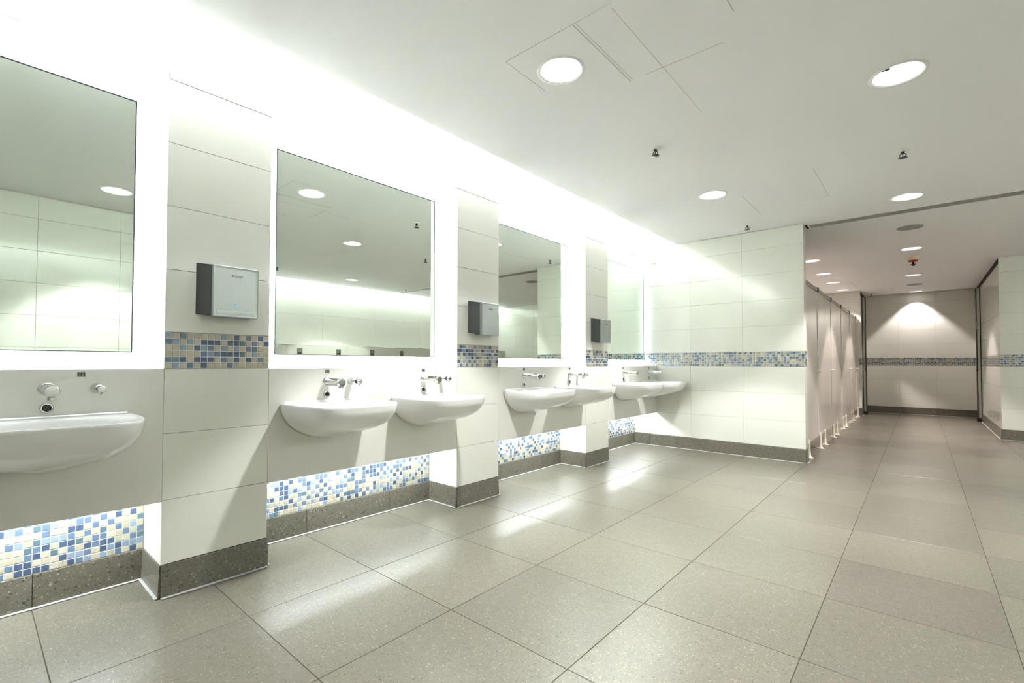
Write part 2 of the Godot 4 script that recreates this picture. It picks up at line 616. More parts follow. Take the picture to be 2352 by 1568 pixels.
func ceilings() -> void:
	var st := begin()
	# lower skin with round openings for the downlights, as a grid of cells between break lines
	var regions := [[0.26, 5.6, 2.6, END_Z], [0.0, 5.6, END_Z, FAR_Z]]
	for rg in regions:
		var xs := [rg[0], rg[1]]
		var zs := [rg[2], rg[3]]
		var holes := []
		for l in LAMPS:
			if l[0] > rg[0] and l[0] < rg[1] and l[1] < rg[2] and l[1] > rg[3]:
				holes.append(l)
				xs.append_array([l[0] - 0.16, l[0] + 0.16])
				zs.append_array([l[1] - 0.16, l[1] + 0.16])
		xs.sort()
		zs.sort()
		for i in xs.size() - 1:
			for k in zs.size() - 1:
				var x0: float = xs[i]
				var x1: float = xs[i + 1]
				var z0: float = zs[k]
				var z1: float = zs[k + 1]
				if x1 - x0 < 1e-5 or z1 - z0 < 1e-5:
					continue
				var near = null
				for l in holes:
					if absf((x0 + x1) / 2 - l[0]) < 0.16 and absf((z0 + z1) / 2 - l[1]) < 0.16:
						near = l
				if near == null:
					quad(st, Vector3(x0, CEIL, z0), Vector3(x1, CEIL, z0), Vector3(x1, CEIL, z1), Vector3(x0, CEIL, z1))
		for l in holes:
			var n := 32
			for k in n:
				var a := TAU * k / n
				var b := TAU * (k + 1) / n
				quad(st, hole_point(l, a, 0.0), square_point(l, a), square_point(l, b), hole_point(l, b, 0.0))
	# edges of the coves and the slab above
	box(st, Vector3(0.26, CEIL + 0.001, 2.6), Vector3(0.272, 2.63, END_Z))
	box(st, Vector3(0.26, 2.62, 2.6), Vector3(0.6, 2.63, END_Z))
	box(st, Vector3(5.59, CEIL + 0.001, -1.4), Vector3(5.6, 2.63, FAR_Z))
	box(st, Vector3(5.3, 2.62, 2.6), Vector3(5.6, 2.63, FAR_Z))
	box(st, Vector3(0.5, 2.62, 2.6), Vector3(0.52, 2.98, END_Z))
	box(st, Vector3(5.34, 2.62, 2.6), Vector3(5.36, 2.98, FAR_Z))
	box(st, Vector3(-0.6, 2.98, 2.7), Vector3(6.2, 3.1, -13.7))
	var c := struct("ceiling", done(st), M.paint, "smooth off-white plaster ceiling with cove slots and downlights")
	for tb in [[0.46, 2.66, 1.2, -5.9], [5.40, 2.66, -1.5, -9.6]]:
		put("cove_tube", tubes([tb]), M.tube, c)
	# access panels and board joints
	for s in [[1.03, -1.785, 1.63, -1.785, 0.003, "a"], [1.03, -1.785, 1.03, -2.12, 0.002, "b"], [1.43, -1.79, 1.43, -2.36, 0.004, "c"], [1.445, -1.79, 1.445, -2.36, 0.002, "d"], [1.612, -1.815, 1.612, -2.94, 0.002, "e"],
			[1.52, -2.355, 1.905, -2.36, 0.003, "f"], [1.997, -1.95, 2.0, -2.18, 0.004, "g"], [1.978, -4.37, 1.985, -5.18, 0.003, "h"], [1.79, -5.168, 1.985, -5.175, 0.003, "i"], [1.39, -4.66, 1.385, -5.41, 0.003, "j"],
			[1.05, -10.98, 1.65, -10.98, 0.006, "k"], [1.65, -10.98, 1.65, -11.7, 0.006, "l"], [2.17, -12.3, 2.17, -12.9, 0.006, "m"]]:
		var p := Vector3(s[0], CEIL, s[1])
		var q := Vector3(s[2], CEIL, s[3])
		var len := p.distance_to(q)
		var dirn := (q - p) / len
		var m := one_box(Vector3(-s[4] / 2, -0.0007, 0), Vector3(s[4] / 2, 0.0005, len))
		put("panel_seam", m, M.seam, c, Transform3D(Basis(Vector3.UP.cross(dirn), Vector3.UP, dirn), p))


func hole_point(l: Array, a: float, up: float) -> Vector3:
	return Vector3(l[0] + cos(a) * 0.112, CEIL + up, l[1] - sin(a) * 0.112)


func square_point(l: Array, a: float) -> Vector3:
	var c := cos(a)
	var s := -sin(a)
	var k := 0.16 / maxf(absf(c), absf(s))
	return Vector3(l[0] + c * k, CEIL, l[1] + s * k)


func tubes(list: Array) -> ArrayMesh:
	var st := begin()
	var g := 1
	for t in list:
		g = lathe(st, [[0.0, 0.0], [0.013, 0.0], [0.013, t[2] - t[3], true], [0.0, t[2] - t[3]]], 12, along(Vector3(0, 0, -1), Vector3(t[0], t[1], t[2])), g)
	return done(st)


# ================================================================ the sink wall
func wall_left() -> void:
	var list := [[Vector3(-0.6, 0, 2.7), Vector3(BACK - 0.012, 2.98, END_Z - 0.4)]]
	for p in PILLARS:
		list.append([Vector3(BACK - 0.012, 0, p[0] - 0.006), Vector3(-0.012, HEAD, p[1] + 0.006)])
	list.append([Vector3(BACK - 0.012, HEAD + 0.012, 2.7), Vector3(-0.012, 2.98, END_Z)])
	list.append([Vector3(BACK - 0.012, 0, 2.7), Vector3(-0.012, HEAD + 0.02, 1.229)])
	for b in BAYS:
		list.append([Vector3(BACK - 0.012, 0.99, b[0]), Vector3(-0.02, LEDGE - 0.012, b[1])])
	var w := struct("wall_left", boxes(list), M.joint, "cream tiled sink wall with pillars, lit mirror recesses and mosaic bands")
	# the lintel above the recesses and the high frieze in the cove light
	var us := [2.6]
	for p in PILLARS:
		us.append_array(p)
	us.append(END_Z)
	wall_tiles(w, "x+", 0.0, us, [HEAD, 2.678, 2.978])
	for b in BAYS:
		put("recess_soffit", one_box(Vector3(BACK, HEAD - 0.0, b[0]), Vector3(-0.001, HEAD + 0.012, b[1])), M.tiles[0], w)
		put("ledge_shelf", one_box(Vector3(BACK, LEDGE - 0.012, b[0] - 0.001), Vector3(-0.0205, LEDGE, b[1] + 0.001)), M.panel, w)
		# front panel that carries the basins
		put("front_panel", one_box(Vector3(-0.02, PANEL_LOW, b[0] - 0.0006), Vector3(0.0, LEDGE, b[1] + 0.0006), 0.0008), M.panel, w)
		put("panel_backing", one_box(Vector3(-0.035, PANEL_LOW + 0.02, b[0] - 0.03), Vector3(-0.0205, 0.988, b[1] + 0.03)), M.white_wall, w)
	# pillar faces
	for i in PILLARS.size():
		var p: Array = PILLARS[i]
		wall_tiles(w, "x+", 0.0, p, ROWS)
		wall_tiles(w, "x+", 0.0, p, UPPER_ROWS)
		mosaic(w, "x+", 0.001, p[0] - 0.001, p[1] + 0.001, LEDGE + 0.0015, STRIP_TOP, 17 if i == 1 else 0)
		# cheeks of the recesses: towards the camera side (z+) and away from it (z-)
		for d in [["z+", p[0]], ["z-", p[1]]]:
			wall_tiles(w, d[0], d[1], [BACK, -0.001], [BASE, 0.441, 0.743, 0.99], 0.0016, 0.006)
			wall_tiles(w, d[0], d[1], [BACK, -0.001], [LEDGE, 1.5, 1.795, 2.09, HEAD], 0.0016, 0.006)
			baseboards(w, d[0], d[1], [BACK, 0.0])
		baseboards(w, "x+", 0.0, p, BASE, 0.016)
	# mosaic backs of the recesses, and skirting below
	var cuts := [[0.77, 0.4, -0.203, -0.595], [-1.06, -1.43, -2.05, -2.422], [-2.885, -3.26, -3.88, -4.235], [-4.703, -5.3, -5.6, -6.0]]
	for i in BAYS.size():
		var b: Array = BAYS[i]
		var hole := Rect2(b[1] + 0.24, LEDGE + 0.24, b[0] - b[1] - 0.48, HEAD - LEDGE - 0.48)
		mosaic(w, "x+", BACK, b[0], b[1], LEDGE, HEAD, 0, hole, "mosaic_recess")
		if i == 0:
			mosaic(w, "x+", BACK, 0.11, b[1], BASE, 0.5, 24)
			mosaic(w, "x+", BACK, b[0], 0.11, BASE, 0.5, 0)
		else:
			mosaic(w, "x+", BACK, b[0], b[1], BASE, 0.5, 24 if i == 1 else 0)
		baseboards(w, "x+", BACK, cuts[i])
		var mid: float = (b[0] + b[1]) / 2
		put("plinth_tube", tubes([[-0.2, 0.62, b[0] - 0.08, b[1] + 0.08]]), M.tube, w)


# ================================================================ the wall across the end of the sink row
func wall_end() -> void:
	var w := struct("wall_end", boxes([[Vector3(-0.6, 0, END_Z - 0.012), Vector3(1.64, CEIL + 0.02, END_Z - 0.118)], [Vector3(-0.6, CEIL, END_Z - 0.012), Vector3(0.6, 2.98, END_Z - 0.118)]]), M.joint, "glossy cream tiled wall closing the sink row with blue mosaic band")
	var us := [BACK, -0.165, 0.435, 1.035, 1.65]
	wall_tiles(w, "z+", END_Z, us, ROWS, 0.0014)
	wall_tiles(w, "z+", END_Z, us, UPPER_ROWS + [CEIL - 0.005], 0.0012)
	wall_tiles(w, "z+", END_Z, [-0.165, 0.26, 0.6], [CEIL - 0.005, 2.95])
	mosaic(w, "z+", END_Z + 0.001, 1.65, BACK, LEDGE + 0.0015, STRIP_TOP, 0)
	baseboards(w, "z+", END_Z, [BACK, -0.1, 0.263, 1.043, 1.65])
	# the return at its free end
	wall_tiles(w, "x+", 1.65, [END_Z - 0.001, END_Z - 0.13], ROWS)
	wall_tiles(w, "x+", 1.65, [END_Z - 0.001, END_Z - 0.13], UPPER_ROWS + [CEIL - 0.005])
	mosaic(w, "x+", 1.65, END_Z - 0.002, END_Z - 0.13, LEDGE + 0.0015, STRIP_TOP, 0)
	baseboards(w, "x+", 1.65, [END_Z, END_Z - 0.13])
	wall_tiles(w, "z-", END_Z - 0.13, [0.0, 0.6, 1.2, 1.65], [0.0, 0.6, 1.2, 1.8, 2.4, CEIL])


# ================================================================ the corridor of stalls and its far end
func corridor() -> void:
	var sb := struct("wall_stub", boxes([[Vector3(-0.2, 0, STUB_Z - 0.012), Vector3(1.648, CEIL + 0.02, FAR_Z - 0.1)]]), M.joint, "short cream tiled wall block beyond the last stall")
	wall_tiles(sb, "z+", STUB_Z, [0.0, 0.46, 1.06, 1.66], ROWS)
	wall_tiles(sb, "z+", STUB_Z, [0.0, 0.46, 1.06, 1.66], UPPER_ROWS + [CEIL - 0.003])
	mosaic(sb, "z+", STUB_Z + 0.001, 1.66, 1.2, LEDGE + 0.0015, STRIP_TOP)
	baseboards(sb, "z+", STUB_Z, [0.4, 1.0, 1.66])
	wall_tiles(sb, "x+", 1.66, [STUB_Z, STUB_Z - 0.6, FAR_Z], ROWS)
	wall_tiles(sb, "x+", 1.66, [STUB_Z, STUB_Z - 0.6, FAR_Z], UPPER_ROWS + [CEIL - 0.09])
	mosaic(sb, "x+", 1.661, STUB_Z, FAR_Z, LEDGE + 0.0015, STRIP_TOP)
	baseboards(sb, "x+", 1.66, [STUB_Z, FAR_Z])
	put("shadow_gap", one_box(Vector3(1.64, CEIL - 0.088, STUB_Z - 0.012), Vector3(1.656, CEIL, FAR_Z)), M.dark_gap, sb)

	var far := struct("wall_far", one_box(Vector3(1.4, 0, FAR_Z - 0.012), Vector3(3.7, CEIL + 0.02, FAR_Z - 0.2)), M.joint, "far cream tiled wall under a downlight at the corridor end")
	wall_tiles(far, "z+", FAR_Z, [1.66, 2.24, 2.84, 3.437], ROWS)
	wall_tiles(far, "z+", FAR_Z, [1.66, 2.24, 2.84, 3.437], UPPER_ROWS + [CEIL - 0.003])
	mosaic(far, "z+", FAR_Z + 0.001, 3.437, 1.66, LEDGE + 0.0015, STRIP_TOP)
	baseboards(far, "z+", FAR_Z, [1.66, 2.24, 2.84, 3.437])

	var rb := struct("wall_block", one_box(Vector3(3.449, 0, -9.762), Vector3(6.2, CEIL + 0.02, FAR_Z - 0.2)), M.joint, "cream tiled wall block at the right of the corridor mouth")
	var ru := [3.437, 4.037, 4.637, 5.237, 5.86]
	wall_tiles(rb, "z+", -9.75, ru, ROWS)
	wall_tiles(rb, "z+", -9.75, ru, UPPER_ROWS + [CEIL - 0.003])
	mosaic(rb, "z+", -9.749, 3.437, 5.86, LEDGE + 0.0015, STRIP_TOP)
	baseboards(rb, "z+", -9.75, ru)
	var su := [-9.75, -10.35, -10.95, -11.55, -12.15, -12.75, FAR_Z]
	wall_tiles(rb, "x-", 3.437, su, ROWS)
	wall_tiles(rb, "x-", 3.437, su, UPPER_ROWS + [CEIL - 0.09])
	mosaic(rb, "x-", 3.436, -9.75, FAR_Z, LEDGE + 0.0015, STRIP_TOP)
	baseboards(rb, "x-", 3.437, su)
	put("shadow_gap", one_box(Vector3(3.441, CEIL - 0.088, -9.762), Vector3(3.46, CEIL, FAR_Z)), M.dark_gap, rb)

	# slim metal door posts where the side walls meet the far wall
	for d in [[1.66, 1, -12.72], [3.437, -1, -12.55]]:
		var x: float = d[0]
		var s: float = d[1]
		var z: float = d[2]
		var t := struct("trim", boxes([[Vector3(x + s * 0.010, 0.01, z), Vector3(x + s * 0.050, CEIL - 0.09, z - 0.16)]], 0.003), M.aluminium, ["slim metal door post on the left stub wall near the far end", "slim metal door post on the right wall block near the far end"][0 if s > 0 else 1])
		for e in [0.0045, 0.0555]:
			put("dark_edge", one_box(Vector3(x + s * (e - 0.004), 0.005, z + 0.002), Vector3(x + s * (e + 0.005), CEIL - 0.089, z - 0.162), 0.001), M.frame_dark, t)
		put("hinge", one_box(Vector3(x + s * 0.04, 1.72, z + 0.03), Vector3(x + s * 0.065, 1.88, z + 0.06), 0.004), M.steel, t)
		put("lock", turned([[0.0, 0.0], [0.028, 0.0], [0.028, 0.02, true], [0.0, 0.024]], 16, along(Vector3(s, 0, 0), Vector3(x + s * 0.045, 0.96, z - 0.02))), M.frame_dark, t)
		put("foot_bolt", one_box(Vector3(x + s * 0.012, 0.0, z + 0.03), Vector3(x + s * 0.07, 0.07, z - 0.19), 0.004), M.frame_dark, t)


# ================================================================ walls met only in the mirrors or behind the camera
func other_walls() -> void:
	var st := begin()
	box(st, Vector3(5.872, 0, 2.7), Vector3(6.2, 2.98, FAR_Z))
	box(st, Vector3(5.62, 0, -1.4), Vector3(5.88, 1.40, -9.75))
	var r := struct("wall_right", done(st), M.joint, "opposite cream tiled wall with a low duct ledge seen in the mirrors")
	var us := [2.6, 1.4, 0.2, -1.0, -2.2, -3.4, -4.6, -5.8, -7.0, -8.2, -9.75]
	wall_tiles(r, "x-", 5.86, us, [1.41, 2.0, 2.6, 2.978])
	wall_tiles(r, "x-", 5.86, [2.6, 1.4, 0.2, -1.0, -1.4], [0.0, 0.6, 1.41])
	wall_tiles(r, "x-", 5.608, [-1.4, -2.6, -3.8, -5.0, -6.2, -7.4, -8.6, -9.75], [0.0, 0.5, 1.0, 1.41])
	put("ledge_shelf", one_box(Vector3(5.608, 1.40, -1.4), Vector3(5.86, 1.415, -9.75), 0.002), M.panel, r)
	var n := struct("wall_near", one_box(Vector3(3.142, 0, 2.6), Vector3(5.3, CEIL + 0.02, -1.388)), M.joint, "near cream tiled partition seen in the nearest mirror")
	wall_tiles(n, "x-", 3.13, [2.6, 2.0, 1.4, 0.8, 0.2, -0.4, -1.0, -1.4], ROWS)
	wall_tiles(n, "x-", 3.13, [2.6, 2.0, 1.4, 0.8, 0.2, -0.4, -1.0, -1.4], UPPER_ROWS + [CEIL - 0.012])
	wall_tiles(n, "x-", 3.13, [2.6, 2.0, 1.4, 0.8, 0.2, -0.4, -1.0, -1.4], [LEDGE, 1.21])
	wall_tiles(n, "z-", -1.4, [3.131, 3.7, 4.3, 4.8, 5.3], ROWS + UPPER_ROWS + [CEIL - 0.012])
	baseboards(n, "x-", 3.13, [2.6, 1.4, 0.2, -1.4])
	struct("wall_back", one_box(Vector3(-0.6, 0, 2.6), Vector3(6.2, 2.98, 2.8)), M.tiles[0], "cream wall behind the camera")
	struct("wall_stall", one_box(Vector3(-0.4, 0, END_Z - 0.13), Vector3(0.0, 2.98, STUB_Z)), M.tiles[1], "cream wall at the back of the stalls")


# ================================================================ mirrors
func mirrors() -> void:
	var which := ["large backlit mirror cut off by the photo edge, above the H1 basin", "backlit square mirror reflecting four wall sensors, above two basins", "backlit square mirror reflecting a dark ceiling slot diffuser", "farthest backlit mirror, beside the glossy end wall"]
	for i in BAYS.size():
		var b: Array = BAYS[i]
		var z0: float = b[0] - 0.09
		var z1: float = b[1] + (0.09 if i < 3 else 0.05)
		var t := thing("mirror", which[i], "mirror", Vector3(0, 0, (z0 + z1) / 2), "backlit mirrors")
		var h := (z0 - z1) / 2
		put("mirror_glass", one_box(Vector3(MIRROR_X - 0.006, 1.118, h - 0.003), Vector3(MIRROR_X, 2.294, -h + 0.003)), M.mirror, t)
		var e := 0.0045
		var x0 := MIRROR_X - 0.012
		var x1 := MIRROR_X + 0.003
		put("frame", boxes([[Vector3(x0, 1.115, h), Vector3(x1, 1.115 + e, -h)], [Vector3(x0, 2.297 - e, h), Vector3(x1, 2.297, -h)], [Vector3(x0, 1.115 + e, h), Vector3(x1, 2.297 - e, h - e)], [Vector3(x0, 1.115 + e, -h + e), Vector3(x1, 2.297 - e, -h)]]), M.mirror_edge, t)
		put("back_plate", one_box(Vector3(MIRROR_X - 0.014, 1.119, h - 0.005), Vector3(MIRROR_X - 0.0065, 2.293, -h + 0.005)), M.back_box, t)
		put("mounting_box", one_box(Vector3(BACK + 0.0, 1.42, h - 0.3), Vector3(MIRROR_X - 0.014, 2.0, -h + 0.3), 0.004), M.back_box, t)
		for y in [1.19, 2.22]:
			put("lamp_tube", tubes([[-0.19, y, h - 0.2, -h + 0.2]]), M.tube, t)


# ================================================================ basins and their fittings
const RIM := 0.848
const HALF := 0.272
const DEEP := 0.425


func outline(a: float, n: float, cx: float) -> Vector2:   # (x, z) where the ray at angle a from (cx, 0) leaves the plan of the basin
	var d := Vector2(cos(a), sin(a))
	var lo := 0.0
	var hi := 1.0
	for i in 36:
		var m := (lo + hi) / 2
		var p := Vector2(cx, 0) + d * m
		if p.x >= 0 and pow(maxf(p.x, 0.0) / DEEP, n) + pow(absf(p.y) / HALF, n) <= 1.0:
			lo = m
		else:
			hi = m
	return Vector2(cx, 0) + d * lo


func basin_body() -> ArrayMesh:
	var n := 96
	var loops := []
	var groups := []
	var cx := 0.19
	var base_loop := []
	for k in n:
		base_loop.append(outline(TAU * k / n, 4.4, cx))
	# outside, from the belly up to the rim
	var qs := [1.0, 0.985, 0.95, 0.9, 0.83, 0.75, 0.65, 0.54, 0.42, 0.3, 0.19, 0.1, 0.04]
	for q in qs:
		var az := pow(1.0 - pow(q, 1.85), 1.0 / 1.85)
		var ax := belly(q)
		az = maxf(az, 0.04)
		var lp := []
		for p in base_loop:
			lp.append(Vector3(p.x * ax, RIM - 0.016 - 0.192 * q, p.y * az))
		loops.append(lp)
	var lip := [[1.0, 0.012], [1.0, 0.004], [0.992, 0.0]]
	for l in lip:
		var lp := []
		for p in base_loop:
			lp.append(Vector3(p.x * l[0] if p.x > 0.01 else p.x, RIM - l[1], p.y * l[0]))
		loops.append(lp)
	# rim, then the bowl
	var bowl := [[1.0, 0.0], [0.975, 0.004], [0.95, 0.016], [0.9, 0.045], [0.8, 0.085], [0.62, 0.112], [0.35, 0.125], [0.1, 0.129]]
	for l in bowl:
		var lp := []
		for k in n:
			var a := TAU * k / n
			var c := cos(a)
			var s := sin(a)
			var rr := pow(pow(absf(c), 2.8) + pow(absf(s), 2.8), -1.0 / 2.8)
			lp.append(Vector3(0.255 + c * rr * 0.152 * l[0], RIM - l[1], s * rr * 0.248 * l[0]))
		loops.append(lp)
	var st := begin()
	for i in loops.size() - 1:
		st.set_smooth_group(1 if i < 13 else (2 if i < 15 else 3))
		for k in n:
			var j := (k + 1) % n
			quad(st, loops[i][j], loops[i][k], loops[i + 1][k], loops[i + 1][j])
	st.set_smooth_group(1)
	var cen := Vector3(0.008, RIM - 0.2085, 0)
	for k in n:
		tri(st, cen, loops[0][k], loops[0][(k + 1) % n])
	st.set_smooth_group(3)
	var last: Array = loops[loops.size() - 1]
	var cen2 := Vector3(0.255, RIM - 0.129, 0)
	for k in n:
		tri(st, cen2, last[(k + 1) % n], last[k])
	return done(st)


func belly(q: float) -> float:   # how far the shell still reaches out at a share q of its depth
	var at := [[0.0, 1.0], [0.2, 0.985], [0.44, 0.905], [0.58, 0.80], [0.68, 0.68], [0.78, 0.48], [0.9, 0.22], [1.0, 0.06]]
	for i in at.size() - 1:
		if q <= at[i + 1][0]:
			return lerpf(at[i][1], at[i + 1][1], (q - at[i][0]) / (at[i + 1][0] - at[i][0]))
	return 0.06


func basins() -> void:
	var where := ["under the H1 plate, cut off by the photo edge", "at the near end of the second mirror", "at the far end of the second mirror", "at the near end of the third mirror", "at the far end of the third mirror", "at the near end of the farthest mirror", "at the far end of the farthest mirror"]
	var b0: Node3D = null
	var s0: Node3D = null
	var t0: Node3D = null
	var e0: Node3D = null
	for i in BASINS.size():
		var z: float = BASINS[i]
		var lb: String = "white half-round wall basin " + where[i]
		if b0 == null:
			b0 = thing("basin", lb, "basin", Vector3(0, 0, z), "wall basins in the sink row")
			put("bowl", basin_body(), M.ceramic, b0)
			var up := begin()
			box(up, Vector3(0.0, RIM - 0.012, 0.255), Vector3(0.022, RIM + 0.009, -0.255), 0.004)
			put("upstand", done(up), M.ceramic, b0)
			put("caulk_line", caulk(), M.caulk, b0)
			put("drain", turned([[0.0, 0.002], [0.02, 0.003], [0.026, 0.0]], 24, Transform3D(Basis(), Vector3(0.255, RIM - 0.1285, 0))), M.chrome, b0)
		else:
			dup(b0, "basin", lb, Vector3(0, 0, z))
		# spout
		var ls: String = "chrome tubular wall spout " + where[i]
		if s0 == null:
			s0 = thing("spout", ls, "faucet", Vector3(0, 0.962, z), "wall spouts above the basins")
			put("body", turned([[0.0, 0.0], [0.0265, 0.0], [0.0265, 0.005, true], [0.0225, 0.007], [0.0225, 0.140], [0.0225, 0.141, true], [0.0238, 0.144], [0.0238, 0.166], [0.021, 0.172, true], [0.0, 0.174]], 28, along(Vector3(1, -0.02, 0))), M.chrome, s0)
			put("outlet", turned([[0.0, 0.0], [0.014, 0.0], [0.014, 0.016, true], [0.010, 0.018], [0.0, 0.012]], 20, along(Vector3(0, -1, 0), Vector3(0.157, -0.018, 0))), M.chrome, s0)
		else:
			dup(s0, "spout", ls, Vector3(0, 0.962, z))
		var lt: String = "small chrome soap tap " + where[i]
		var zt := z - 0.152
		if t0 == null:
			t0 = thing("soap_tap", lt, "soap tap", Vector3(0, 0.96, zt), "soap taps beside the spouts")
			put("body", turned([[0.0, 0.0], [0.0225, 0.0], [0.0225, 0.004, true], [0.0185, 0.024], [0.0165, 0.072], [0.0, 0.073, true]], 24, along(Vector3(1, 0, 0))), M.chrome, t0)
			put("rubber_ring", turned([[0.0125, 0.07], [0.0145, 0.072], [0.0145, 0.086], [0.0, 0.087, true]], 20, along(Vector3(1, 0, 0))), M.black_rubber, t0)
			put("push_knob", turned([[0.009, 0.084], [0.015, 0.09], [0.0155, 0.106], [0.012, 0.112, true], [0.0, 0.113]], 20, along(Vector3(1, 0, 0))), M.chrome, t0)
			put("nozzle", turned([[0.0, 0.0], [0.004, 0.0], [0.004, 0.012, true], [0.0, 0.013]], 12, along(Vector3(0, -1, 0), Vector3(0.1, -0.011, 0))), M.chrome, t0)
		else:
			dup(t0, "soap_tap", lt, Vector3(0, 0.96, zt))
		var le: String = "round black sensor eye " + where[i]
		if e0 == null:
			e0 = thing("sensor_eye", le, "sensor", Vector3(0, 0.888, z), "sensor eyes under the spouts")
			put("ring", turned([[0.019, 0.0], [0.021, 0.001], [0.021, 0.005], [0.0185, 0.008, true], [0.0145, 0.008], [0.0135, 0.003, true]], 28, along(Vector3(1, 0, 0))), M.chrome, e0)
			put("lens", turned([[0.0143, 0.002], [0.0143, 0.004], [0.010, 0.0062], [0.0, 0.007]], 24, along(Vector3(1, 0, 0))), M.lens, e0)
		else:
			dup(e0, "sensor_eye", le, Vector3(0, 0.888, z))
		# number plate
		var zp := z - (0.102 if i == 0 else 0.002)
		var p := thing("number_plate", "small grey plate reading H%d %s" % [i + 1, where[i] if i else "above the cropped basin"], "plate", Vector3(0, 1.019, zp), "number plates above the basins")
		put("plate", one_box(Vector3(0.0, -0.0105, 0.0135), Vector3(0.0015, 0.0105, -0.0135), 0.0004), M.plate, p)
		lettering("H%d" % (i + 1), 0.0155, p, Transform3D(face("x+"), Vector3(0.0016, 0, 0)), true)


func caulk() -> ArrayMesh:   # the bead where the basin meets the wall
	var st := begin()
	st.set_smooth_group(1)
	var pts := []
	for k in 49:
		var q := 1.0 - absf(k / 24.0 - 1.0)
		q = sin(q * PI / 2)
		var z := HALF * maxf(pow(1.0 - pow(q, 1.85), 1.0 / 1.85), 0.0) * signf(24 - k)
		pts.append(Vector3(0, RIM - 0.016 - 0.194 * q, z))
	for k in 48:
		var a: Vector3 = pts[k]
		var b: Vector3 = pts[k + 1]
		var c := Vector3(0, 0.76, 0)
		var oa := (a - c).normalized() * 0.0045
		var ob := (b - c).normalized() * 0.0045
		var f := Vector3(0.004, 0, 0)
		quad(st, a + f, b + f, b + ob, a + oa)
		quad(st, b + f, a + f, a - oa, b - ob)
	return done(st)


func lettering(text: String, height: float, parent: Node, t: Transform3D, bold := false) -> MeshInstance3D:
	var f := SystemFont.new()
	f.font_names = PackedStringArray(["Droid Sans"])
	if bold:
		f.font_weight = 700
	var tm := TextMesh.new()
	tm.font = f
	tm.text = text
	tm.font_size = 32
	tm.pixel_size = height / 24.0
	tm.depth = 0.0006
	return put("lettering", tm, M.ink, parent, t)


# ================================================================ hand dryers
func dryers() -> void:
	var labels := ["silver and black hand dryer on the nearest pillar, blue indicator lit", "silver and black hand dryer on the middle pillar", "silver and black hand dryer on the farthest pillar"]
	var d0: Node3D = null
	for i in 3:
		var at := Vector3(0, 1.425, [-0.858, -2.676, -4.48][i])
		if d0:
			dup(d0, "hand_dryer", labels[i], at)
			continue
		d0 = thing("hand_dryer", labels[i], "hand dryer", at, "hand dryers on the pillars")
		# body: a box that leans a little forward, tapered to the front
		var hb := 0.142
		var back := [Vector3(0.0, -0.122, hb), Vector3(0.0, -0.122, -hb), Vector3(0.0, 0.122, -hb), Vector3(0.0, 0.122, hb)]
		var mid := [Vector3(0.092, -0.139, hb - 0.043), Vector3(0.092, -0.139, -hb + 0.043), Vector3(0.092, 0.107, -hb + 0.043), Vector3(0.092, 0.107, hb - 0.043)]
		var st := begin()
		for k in 4:
			var j := (k + 1) % 4
			quad(st, back[k], back[j], mid[j], mid[k])
		quad(st, back[3], back[2], back[1], back[0])
		quad(st, mid[0], mid[1], mid[2], mid[3])
		put("side_casing", done(st), M.dryer_dark, d0)
		# front cover with a bevelled rim and a slightly dished face
		var sf := begin()
		var loops := []
		for r in [[0.086, 0.0], [0.098, -0.0005], [0.1035, 0.004], [0.1025, 0.012]]:
			var w: float = hb - 0.0405 - r[1]
			var lo: float = -0.1385 + r[1] * (1.0 if r[1] < 0.01 else 2.4)
			var hi: float = 0.1085 - r[1]
			loops.append([Vector3(r[0], lo, w), Vector3(r[0], lo, -w), Vector3(r[0], hi, -w), Vector3(r[0], hi, w)])
		for k in loops.size() - 1:
			for q in 4:
				var j := (q + 1) % 4
				quad(sf, loops[k][q], loops[k][j], loops[k + 1][j], loops[k + 1][q])
		var l: Array = loops[loops.size() - 1]
		quad(sf, l[0], l[1], l[2], l[3])
		put("front_cover", done(sf), M.silver, d0)
		# a top strip in silver, a lip along the lower edge
		put("top_cover", boxes([[Vector3(0.05, 0.1085, hb - 0.043), Vector3(0.099, 0.1105, -hb + 0.043)]], 0.0008), M.silver, d0)
		put("lower_lip", one_box(Vector3(0.1015, -0.125, hb - 0.056), Vector3(0.1045, -0.108, -hb + 0.056), 0.0012), M.silver, d0)
		put("air_outlet", one_box(Vector3(0.02, -0.1345, hb - 0.06), Vector3(0.075, -0.127, -hb + 0.06), 0.001), M.black_rubber, d0)
		# emblem of three diamonds, two small lines of lettering, indicator
		var sd := begin()
		for a in [90.0, 210.0, 330.0]:
			var u := Vector2.from_angle(deg_to_rad(a))
			var v := Vector2(-u.y, u.x)
			var c := Vector2(0.0, 0.062)
			var q := [c, c + u * 0.0042 - v * 0.0024, c + u * 0.0084, c + u * 0.0042 + v * 0.0024]
			var f := []
			for e in q:
				f.append(Vector3(0.1029, e.y, -e.x + 0.014))
			quad(sd, f[0], f[1], f[2], f[3])
		put("emblem", done(sd), M.ink, d0)
		lettering("MITSUBISHI", 0.0048, d0, Transform3D(face("x+"), Vector3(0.1026, 0.0635, -0.012)), true)
		lettering("ELECTRIC", 0.0048, d0, Transform3D(face("x+"), Vector3(0.1026, 0.0575, -0.011)), true)
		put("indicator_light", turned([[0.0, 0.0015], [0.005, 0.0012], [0.0058, 0.0]], 16, along(Vector3(1, 0, 0), Vector3(0.1025, -0.083, 0.002))), M.blue_led, d0)
		put("indicator_mark", one_box(Vector3(0.1024, -0.0765, 0.006), Vector3(0.1032, -0.0745, -0.002)), M.ink, d0)


